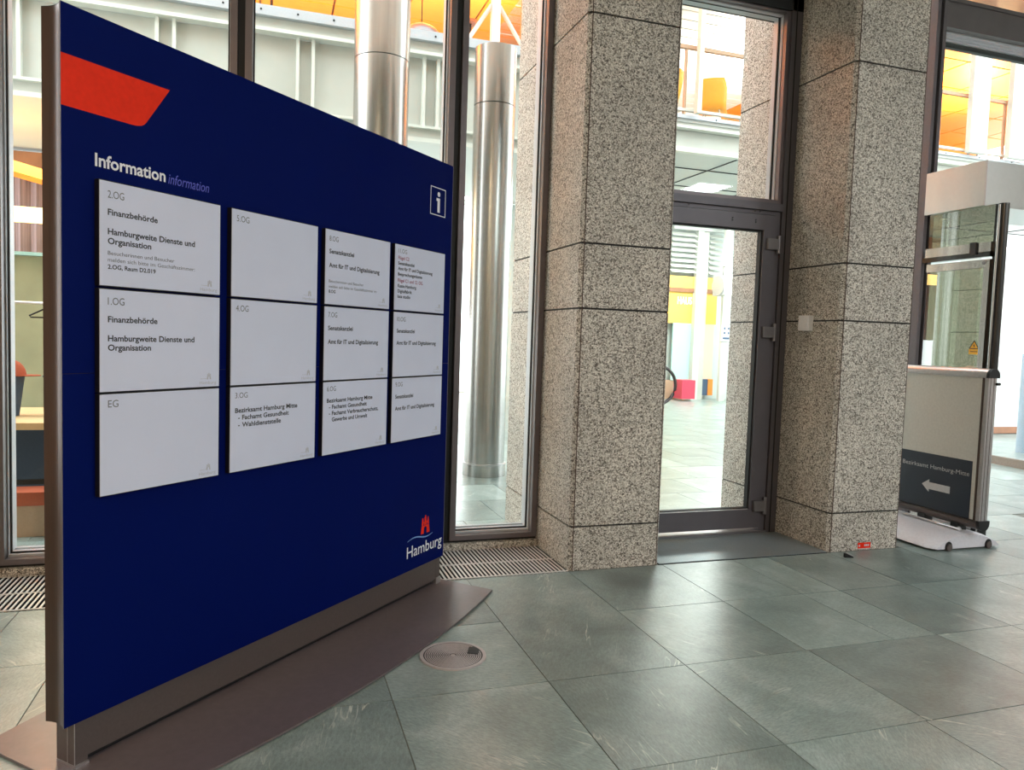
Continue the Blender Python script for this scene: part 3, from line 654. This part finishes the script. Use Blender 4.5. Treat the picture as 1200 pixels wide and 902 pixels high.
# ================================================================= ATRIUM BEYOND
# steel columns
def steel_col(x, y, r, zt, seam, label):
    t = empty('steel_column', (x, y, 0), label=label, cat='column')
    B().cyl((x, y), r, 0, seam-.004, n=48).build('lower_shaft', 'steel', t)
    B().cyl((x, y), r-.004, seam-.005, seam+.005, n=48).build('seam', 'dark', t)
    B().cyl((x, y), r, seam+.004, zt, n=48).build('upper_shaft', 'steel', t)
    B().cyl((x, y), r+.013, 0, .115, n=48).build('base_ring', 'steel', t)
    B().cyl((x, y), r+.016, .115, .128, n=48).build('ring_bead', 'alu', t)
steel_col(2.05, 7.03, .200, 4.10, 3.56, 'round steel column outside, seen through the narrow window left of the first pillar')
steel_col(.965, 7.03, .250, 6.2, 3.83, 'thicker round steel column outside, rising behind the top edge of the blue board')
# gallery A (nearer, left) and B (further, right)
def gallery(name, xa, xb, y, zs, fins, label, depth, sof):
    """zs = (top, silver bottom, ledge, panel bottom, soffit)"""
    t = empty(name, ((xa+xb)/2, y, zs[4]), label=label, cat='gallery')
    B().box(xa, xb, y, y+.05, zs[1], zs[0]).build('edge_band', 'silver', t)
    B().box(xa, xb, y+.08, y+.13, zs[2]+.04, zs[1]).build('upper_cove', 'gald', t)
    B().box(xa, xb, y-.03, y+.1, zs[2], zs[2]+.04).build('upper_ledge', 'gal', t)
    B().box(xa, xb, y+.12, y+.16, zs[3], zs[2]).build('panel_wall', 'gald', t)
    B().box(xa, xb, y-.01, y+.14, zs[3]-.02, zs[3]+.01).build('lower_ledge', 'gal', t)
    B().box(xa, xb, y+.05, y+.1, zs[4], zs[3]-.02).build('lower_cove', 'gald', t)
    B().box(xa, xb, y-.03, y+.08, zs[4]-.03, zs[4]+.02).build('bottom_ledge', 'gal', t)
    B().box(xa, xb, y+.05, y+depth, zs[0]-.1, zs[0]).build('deck', 'soffit', t)
    B().box(xa, xb, y+.08, y+depth, zs[4]-.01, zs[4]+.03).build('soffit_panel', sof, t)
    f0 = None
    for x in fins:
        B().box(x-.018, x+.018, y+.04, y+.12, zs[3], zs[2]).build('fin', 'gal', t)
    x = xa+.2
    while x < xb:
        B().cyl((x, (zs[0]+zs[1])/2), .012, y-.006, y, 'y', n=8).build('bolt', 'dark', t); x += .395 if depth < 4 else .8
    return t
finsA = []
for k in range(-5, 3): finsA += [.29+1.46*k, .46+1.46*k]
gallery('gallery_edge', -9, 4.2, 9.0, (4.97, 4.86, 4.68, 3.85, 3.69), finsA, 'white steel gallery edge with paired fins, seen above the blue board', 3.2, 'perf')
gallery('gallery_edge', 4.2, 20, 10.6, (4.975, 4.92, 4.76, 4.46, 4.42), [], 'far white gallery edge seen through the pane above the glass door', 6.5, 'soffit')
# soffit joints + bright ceiling panel
sj = empty('soffit_joints', (8, 12, 4.39), label='thin dark joints in the grey ceiling under the far gallery', cat='ceiling joint')
for yy in (11.6, 12.9, 14.2): B().box(4.2, 20, yy, yy+.02, 4.395, 4.408).build('joint', 'dark', sj)
for k in range(8): B().box(5.6+1.7*k, 5.62+1.7*k, 10.7, 17, 4.395, 4.408).build('joint', 'dark', sj)
for (dx, dy) in ((12.6, 11.9), (14.5, 13.2), (9.0, 12.3)):
    dl = empty('downlight', (dx, dy, 4.39), label='small round chrome downlight in the far gallery ceiling', cat='ceiling light', group='chrome downlights under the far gallery')
    annulus(B(), .07, .10, -.03, .0, 24).build('ring', 'steel', dl, local=True); B().cyl((0, 0), .07, -.02, -.004, n=20).build('diffuser', 'lamp', dl, local=True)
# railing on far gallery
rl = empty('gallery_railing', (9, 10.62, 4.975), label='thin framed railing with wooden handrail on the far gallery', cat='railing')
B().box(4.2, 20, 10.6, 10.66, 5.99, 6.05).build('handrail', 'tan', rl)
for x in (4.9, 6.22, 7.6, 9.0, 10.4, 11.42, 12.16, 12.98, 14.2): B().box(x-.02, x+.02, 10.61, 10.65, 4.98, 6.0).build('post', 'tan', rl)
B().box(4.2, 20, 10.6, 10.66, 5.03, 5.07).build('bottom_rail', 'gal', rl)
for (x0, x1, lab) in ((6.355, 6.43, 'slim white gallery post above the glass door'), (11.98, 12.38, 'broad white gallery post seen above the metal canopy'), (12.94, 13.6, 'broad pale gallery post at the right edge of the picture')):
    B().box(x0, x1, 10.45, 10.55, 4.98, 9.0).build('gallery_post', 'gal', label=lab, cat='post')
# upper ceiling: orange coffers, lit from below
uc = empty('ceiling', (5, 13, 7.4), kind='structure')
def coffer(x0, x1, y0, y1, z, sx_, sy_, mt, nm):
    x = x0; first = None
    while x < x1-.1:
        y = y0
        while y < y1-.1:
            if first is None:
                first = B().box(-sx_/2+.02, sx_/2-.02, -sy_/2+.02, sy_/2-.02, 0, .03).build(nm, mt, uc, local=True); o = first
            else: o = share(first, nm, (0, 0, 0), uc)
            o.location = Vector((x+sx_/2, y+sy_/2, z))-wloc(uc)
            y += sy_
        x += sx_
coffer(-8, 4.2, 9.4, 17.2, 7.4, 1.3, 1.3, 'orange', 'wood_panel')
coffer(11.2, 19.9, 10.9, 17.2, 7.4, 1.3, 1.3, 'orange', 'wood_panel')
coffer(4.2, 11.2, 10.9, 17.2, 7.4, 7.0, .35, 'gal', 'louvre')
B().box(-8, 20, 9.4, 17.4, 7.46, 7.5).build('ceiling_slab', 'brown', uc)
gb = empty('wall_gallery', (5, 17.2, 4.9), kind='structure')
B().box(-8, 4.2, 17.2, 17.3, 4.9, 7.45).build('wood_wall', 'orange', gb)
B().box(4.2, 11.2, 17.2, 17.3, 4.9, 7.45).build('white_wall', 'gal', gb)
B().box(11.2, 20, 17.2, 17.3, 4.9, 7.45).build('wood_wall', 'orange', gb)
for k in range(4):
    x = 11.6+2.1*k; B().box(x, x+1.3, 17.12, 17.2, 5.3, 6.7).build('window_frame', 'brown', gb); B().box(x+.12, x+1.18, 17.1, 17.12, 5.42, 6.58).build('window_pane', 'mint', gb)
for (x, y, en) in ((-4, 13, 520), (0, 13, 640), (3, 12.5, 420), (13.6, 13.4, 260), (15.6, 13.4, 260), (9.6, 13.6, 420)):
    z_u = 6.3
    if x < 4: y = 11.8
    u_ = empty('fill_uplight', (x, y, z_u), label='added fill lamp on an invented stand under the gallery ceiling', cat='lamp', group='added fill lamps on the galleries')  # lamp and stand are added only to brighten the ceiling
    B().cyl((0, 0), .12, 0, .05, n=20).build('reflector', 'brown', u_, local=True); B().cyl((0, 0), .02, 4.985-z_u, 0, n=10).build('stem', 'dark', u_, local=True)
    area('fill_uplight_lamp', (0, 0, .08), .6, .6, en, (1, .72, .38) if x != 9.6 else (1, 1, 1), rot=(math.pi, 0, 0), parent=u_)
# gallery furniture
def shell_chair(loc, rz, label, grp=None):
    t = empty('shell_chair', loc, rz, label=label, cat='chair', group=grp)
    nx, nz_ = 8, 12; vs = []; fs = []
    path = [(-.23, .44), (-.12, .43), (0, .43), (.12, .44), (.19, .47), (.23, .54), (.25, .64), (.27, .76), (.285, .86), (.29, .92)]
    for (yy, zz) in path:
        for i in range(nx+1):
            s3 = -1+2*i/nx; wv = .24 if zz < .8 else .24-.05*(zz-.8)/.12
            vs.append((wv*s3, yy-.05*s3*s3*(1 if zz > .5 else 0), zz+(.03*s3*s3 if zz < .5 else 0)))
    for j in range(len(path)-1):
        for i in range(nx): fs.append((j*(nx+1)+i, j*(nx+1)+i+1, (j+1)*(nx+1)+i+1, (j+1)*(nx+1)+i))
    o = B().add(vs, fs, True).build('shell', 'chairo', t, local=True); mo = o.modifiers.new('thickness', 'SOLIDIFY'); mo.thickness = .015
    for sx_ in (-1, 1):
        for sy_ in (-1, 1): B().tube([(sx_*.12, sy_*.1, .43), (sx_*.22, sy_*.22, .0)], .009, 8).build('leg', 'steel', t, local=True)
    return t
shell_chair((7.35, 11.6, 4.99), 2.5, 'orange shell chair on the far gallery, seen above the glass door')
shell_chair((6.35, 11.5, 4.99), -2.2, 'orange shell chair left of the slim gallery post')
shell_chair((7.98, 11.9, 4.99), 1.0, 'orange shell chair half hidden behind the right pillar edge')
shell_chair((11.75, 11.7, 4.99), 1.2, 'orange shell chair above the entrance canopy')
# stair flight at the back of the far gallery
st = empty('stair_flight', (7.5, 14, 4.95), label='white stair flight with thin treads at the back of the far gallery', cat='stairs')
for k in range(9):
    B().box(6.6+.0*k, 9.0, 13.2+.28*k, 13.45+.28*k, 5.1+.2*k, 5.14+.2*k).build('tread', 'gal', st)
b = B(); b.add([(6.5, 13.1, 5.0), (6.5, 15.8, 6.95), (6.5, 15.8, 7.2), (6.5, 13.1, 5.25), (6.56, 13.1, 5.0), (6.56, 15.8, 6.95), (6.56, 15.8, 7.2), (6.56, 13.1, 5.25)], [(0, 1, 2, 3), (7, 6, 5, 4), (3, 2, 6, 7), (0, 4, 5, 1), (0, 3, 7, 4), (1, 5, 6, 2)]); b.build('stringer', 'gal', st)
# white truss behind the first steel column, hanging dome lamp
tr = empty('roof_truss', (3.0, 10.4, 4.97), label='white steel post with diagonal braces above the narrow window', cat='truss')
B().box(2.93, 3.05, 10.3, 10.4, 4.97, 7.4).build('post', 'gal', tr)
B().tube([(3.05, 10.35, 6.0), (3.75, 10.35, 5.0)], .03, 8).build('brace', 'gal', tr); B().tube([(2.93, 10.35, 6.0), (2.3, 10.35, 5.0)], .03, 8).build('brace', 'gal', tr)
B().box(3.38, 3.52, 10.3, 10.4, 4.97, 7.4).build('wood_post', 'orange', tr)
dm = empty('dome_lamp', (1.92, 10.2, 5.35), label='round grey dome lamp hanging beside the thick steel column', cat='lamp')
vs = []; fs = []
for j in range(7):
    a = math.pi/2*j/6
    for i in range(24): vs.append((.26*math.cos(a)*math.cos(2*math.pi*i/24), .26*math.cos(a)*math.sin(2*math.pi*i/24), .17*math.sin(a)))
for j in range(6):
    for i in range(24): fs.append((j*24+i, j*24+(i+1) % 24, (j+1)*24+(i+1) % 24, (j+1)*24+i))
B().add(vs, fs, True).build('shade', 'hinge', dm, local=True); B().cyl((0, 0), .24, -.01, 0, n=24).build('diffuser', 'soffit', dm, local=True)
B().tube([(0, 0, .16), (0, 0, 2.05)], .008, 6).build('cord', 'dark', dm, local=True)
# ================================================================= shopfront across the hall
sh = empty('shop_front', (10.2, 16.1, 0), label='yellow shopfront with white posts and louvres across the hall', cat='shopfront')
B().box(5, 20, 16.3, 16.4, 0, 4.38).build('back_wall', 'wallw', sh)
B().box(8.2, 9.9, 16.1, 16.2, 1.86, 2.62).build('yellow_band', 'yellow', sh); B().box(10.2, 10.6, 16.1, 16.2, 1.86, 2.62).build('yellow_band', 'yellow', sh)
B().box(8.2, 10.6, 16.05, 16.15, 2.62, 2.72).build('brown_ledge', 'brown', sh); B().box(8.2, 10.6, 16.05, 16.15, 2.72, 3.0).build('lit_band', 'yellow', sh)
b = B(); add_text(b, 'HAUS', 9.48, 2.50, .17, .40, 16.09, bold=.02); b.build('shop_lettering', 'white', sh)
B().box(9.40, 9.9, 16.1, 16.14, .46, 1.86).build('glass_panel', 'mint', sh); B().box(10.2, 10.55, 16.1, 16.14, .5, 1.86).build('beige_panel', 'beige', sh)
B().box(8.2, 9.9, 16.12, 16.2, 0, .46).build('base_panel', 'tan', sh); B().box(10.42, 10.56, 16.05, 16.14, .1, .5).build('orange_panel', 'orange', sh); B().box(10.2, 10.41, 16.05, 16.14, .1, .5).build('dark_panel', 'denim', sh)
B().box(9.9, 10.06, 15.95, 16.1, 0, 4.3).build('post', 'gal', sh); B().box(10.08, 10.22, 15.98, 16.1, 0, 4.3).build('post', 'gald', sh)
for k in range(8):
    z = 3.08+.125*k
    for (xa_, xb_) in ((9.2, 9.88), (10.26, 10.62)):
        b = B(); b.add([(xa_, 15.95, z), (xb_, 15.95, z), (xb_, 16.1, z+.09), (xa_, 16.1, z+.09), (xa_, 15.95, z+.012), (xb_, 15.95, z+.012), (xb_, 16.1, z+.102), (xa_, 16.1, z+.102)], [(0, 3, 2, 1), (4, 5, 6, 7), (0, 1, 5, 4), (2, 3, 7, 6), (1, 2, 6, 5), (0, 4, 7, 3)]); b.build('louvre_slat', 'gal', sh)
B().box(9.2, 10.7, 15.9, 16.0, 4.1, 4.2).build('head_rail', 'soffit', sh)
tpost = empty('white_post', (10.72, 15.6, 0), label='white post with pictogram notice beyond the glass door', cat='post')
B().box(10.38, 10.56, 15.5, 15.6, 0, 4.4).build('shaft', 'gal', tpost)
B().box(10.36, 10.62, 15.47, 15.5, 1.46, 1.85).build('notice', 'white', tpost)
b = B()
for (px_, pz) in ((10.41, 1.73), (10.52, 1.73), (10.41, 1.62), (10.52, 1.62)): b.box(px_, px_+.045, 15.465, 15.47, pz, pz+.06)
b.box(10.39, 10.59, 15.465, 15.47, 1.50, 1.55); b.build('pictograms', 'denim', tpost)
hs = empty('hanging_sign', (10.2, 15.2, 2.5), label='grey box sign hanging before the yellow shopfront', cat='sign')
B().box(10.07, 10.28, 15.0, 15.5, 2.52, 2.98).build('box', 'soffit', hs); b = B(); b.prism([(15.25+.25*math.cos(a), 2.75+.23*math.sin(a)) for a in [2*math.pi*i/24 for i in range(24)]], 10.04, 10.07, 'x'); b.build('round_face', 'silver', hs)
B().tube([(10.17, 15.25, 2.98), (10.17, 15.25, 3.2), (10.4, 15.25, 3.2)], .01, 6).build('bracket', 'dark', hs)
B().box(9.36, 9.72, 15.5, 15.9, .05, .5).build('red_crate', 'redp', label='raspberry red crate standing before the yellow shopfront', cat='crate')
b = B(); b.cyl((10.62, 15.2), .09, 0, .42, n=20, r2=.11); b.build('waste_bin', 'teal', label='small teal bin at the foot of the white post', cat='bin')
# white booth wall, platform and post at the right
pf_ = empty('stone_platform', (10.5, 6.7, 0), label='low brown-edged stone platform outside, right of the poster stand', cat='platform')
B().box(8.54, 8.60, 4.9, 8.6, 0, .10).build('edge_stone', 'curb', pf_); B().box(8.60, 13.5, 4.9, 8.6, 0, .099).build('top_slab', 'slate', pf_)
B().box(8.54, 13.5, 4.85, 4.9, 0, .1).build('end_stone', 'curb', pf_)
bw = empty('white_booth', (12.5, 8.9, .1), label='white booth with brown skirting beyond the entrance', cat='booth')
B().box(10.3, 17, 8.65, 9.0, .22, 2.9).build('wall_panel', 'wallw', bw); B().box(10.3, 12.5, 8.63, 8.66, .12, .22).build('skirting', 'brown', bw); B().box(10.34, 16.9, 8.7, 9.0, .1, .22).build('recess', 'dark', bw)
pb_ = empty('bollard', (9.28, 7.0, .1), label='smooth blue-grey round bollard on the stone platform', cat='bollard')
b = B(); b.cyl((9.28, 7.0), .085, .1, 1.36, n=28); b.build('shaft', 'post', pb_); b = B(); b.cyl((9.28, 7.0), .087, 1.36, 1.375, n=28, r2=.07); b.build('cap', 'post', pb_)
# ================================================================= shop corner seen at the far left
ws = empty('shop_wall', (-3, 7.8, 0), label='olive back panel of the shop corner at far left', cat='wall panel')
B().box(-5.5, -.6, 7.8, 7.86, 0, 1.95).build('panel', 'olive', ws)
for k in range(6): B().box(-5.5+.8*k, -5.49+.8*k, 7.79, 7.8, 0, 1.95).build('joint', 'brown', ws)
B().box(-5.5, -.6, 7.7, 7.86, 1.95, 1.98).build('glass_ledge', 'mint', ws)
cu = B()
for k in range(60):
    x = -6.5+k*.1; y = 12.2+(.05 if k % 2 else -.05)
    cu.add([(x, y, 1.6), (x+.1, 12.2+(-.05 if k % 2 else .05), 1.6), (x+.1, 12.2+(-.05 if k % 2 else .05), 3.4), (x, y, 3.4)], [(0, 1, 2, 3)], False)
cu.build('curtain', 'curt', label='long pleated mauve curtain at the back of the shop corner', cat='curtain')
bm = empty('ceiling_beams', (-4, 10.5, 2.9), label='brown and orange timber beams with lit strips over the shop corner', cat='beam')
B().box(-7, -.5, 11.6, 12.0, 3.35, 3.62).build('beam', 'brown', bm); B().box(-7, -.5, 11.2, 11.3, 2.72, 2.84).build('lit_strip', 'lampo', bm)
B().box(-7, -.5, 9.9, 10.0, 2.50, 2.62).build('lit_strip', 'lampo', bm)
b = B(); b.add([(-4.2, 9.0, 3.25), (-3.95, 9.0, 3.25), (-1.0, 11.0, 2.75), (-1.25, 11.0, 2.75), (-4.2, 9.0, 3.37), (-3.95, 9.0, 3.37), (-1.0, 11.0, 2.87), (-1.25, 11.0, 2.87)], [(0, 3, 2, 1), (4, 5, 6, 7), (0, 1, 5, 4), (2, 3, 7, 6), (1, 2, 6, 5), (0, 4, 7, 3)]); b.build('slanting_beam', 'orange', bm)
tb = empty('display_table', (-1.9, 6.05, 0), label='light wooden display table seen at far left beside the board', cat='table')
B().box(-3.0, -1.15, 5.55, 6.6, .655, .70).build('table_top', 'wood', tb)
for (x, y) in ((-2.9, 5.65), (-1.28, 5.65), (-2.9, 6.5), (-1.28, 6.5)): B().box(x-.02, x+.02, y-.02, y+.02, 0, .655).build('leg', 'dark', tb)
for y in (5.65, 6.5): B().box(-2.9, -1.28, y-.015, y+.015, .28, .31).build('cross_bar', 'dark', tb)
B().box(-2.9, -1.2, 6.35, 6.4, .05, .62).build('back_cloth', 'denim', tb)
def capstand(x, y, label, rz, cm):
    t = empty('cap', (x, y, .98), rz, label=label, cat='cap')
    vs = []; fs = []
    for j in range(6):
        a = math.pi/2*j/5
        for i in range(20): vs.append((.10*math.cos(a)*math.cos(2*math.pi*i/20), .10*math.cos(a)*math.sin(2*math.pi*i/20), .115*math.sin(a)))
    for j in range(5):
        for i in range(20): fs.append((j*20+i, j*20+(i+1) % 20, (j+1)*20+(i+1) % 20, (j+1)*20+i))
    B().add(vs, fs, True).build('crown', cm, t, local=True)
    b = B(); b.prism([(.095*math.cos(a), .095*math.sin(a)) for a in [-1.2+2.4*i/8 for i in range(9)]]+[(.05+.14*math.cos(a), .085*math.sin(a)) for a in [1.2-2.4*i/8 for i in range(9)]], .0, .006); b.build('brim', cm, t, local=True)
    b = B(); b.box(-.03, .03, -.104, -.09, .03, .07); b.build('badge', 'dark', t, local=True)
    s = B(); s.cyl((x, y), .055, .70, .985, n=20, r2=.09); s.build('cap_stand', 'denim', label='tapered blue-grey stand under the '+('rust cap' if cm == 'cap' else 'grey cap'), cat='stand')
capstand(-1.70, 6.0, 'rust brown peaked cap on a blue-grey stand, far left', 0.0, 'cap')
capstand(-1.38, 6.05, 'grey peaked cap half hidden by the edge of the board', -1.9, 'denim')
cr_ = empty('clothes_rail', (-2, 6.0, 0), label='thin metal clothes rail above the display table', cat='clothes rail')
B().tube([(-3.0, 6.0, 1.49), (-1.1, 6.0, 1.49)], .010, 8).build('rail', 'alu', cr_); B().tube([(-3.0, 6.05, 0), (-3.0, 6.0, 1.5)], .012, 8).build('upright', 'alu', cr_); B().tube([(-1.1, 6.75, 0), (-1.1, 6.75, 1.3), (-1.1, 6.0, 1.5)], .012, 8).build('upright', 'alu', cr_)
hg = empty('coat_hanger', (-1.47, 6.0, 1.39), label='black coat hanger on the thin rail at far left', cat='hanger')
B().tube([(.0, 0, .1), (.02, 0, .115), (.015, 0, .09), (0, 0, .07), (-.11, 0, .01), (-.10, 0, 0), (.10, 0, 0), (.11, 0, .01), (0, 0, .07)], .006, 6).build('wire', 'dark', hg, local=True)
bx = empty('storage_box', (-1.42, 5.5, 0), label='tan box with an orange lid on the floor under the display table', cat='box')
B().box(-1.58, -1.2, 5.35, 5.54, 0, .20).build('box_body', 'tan', bx); B().box(-1.59, -1.19, 5.34, 5.55, .20, .285).build('box_lid', 'cap', bx)
# added fill lamps without fixtures, brightening the shop corner and the hall
area('shop_fill', (-2.6, 9.8, 3.3), 2.0, 1.0, 120, (1, .85, .6), parent=None)
area('hall_fill', (9.8, 13.6, 4.36), 3.0, 2.0, 520, (.95, 1, .97), parent=None)
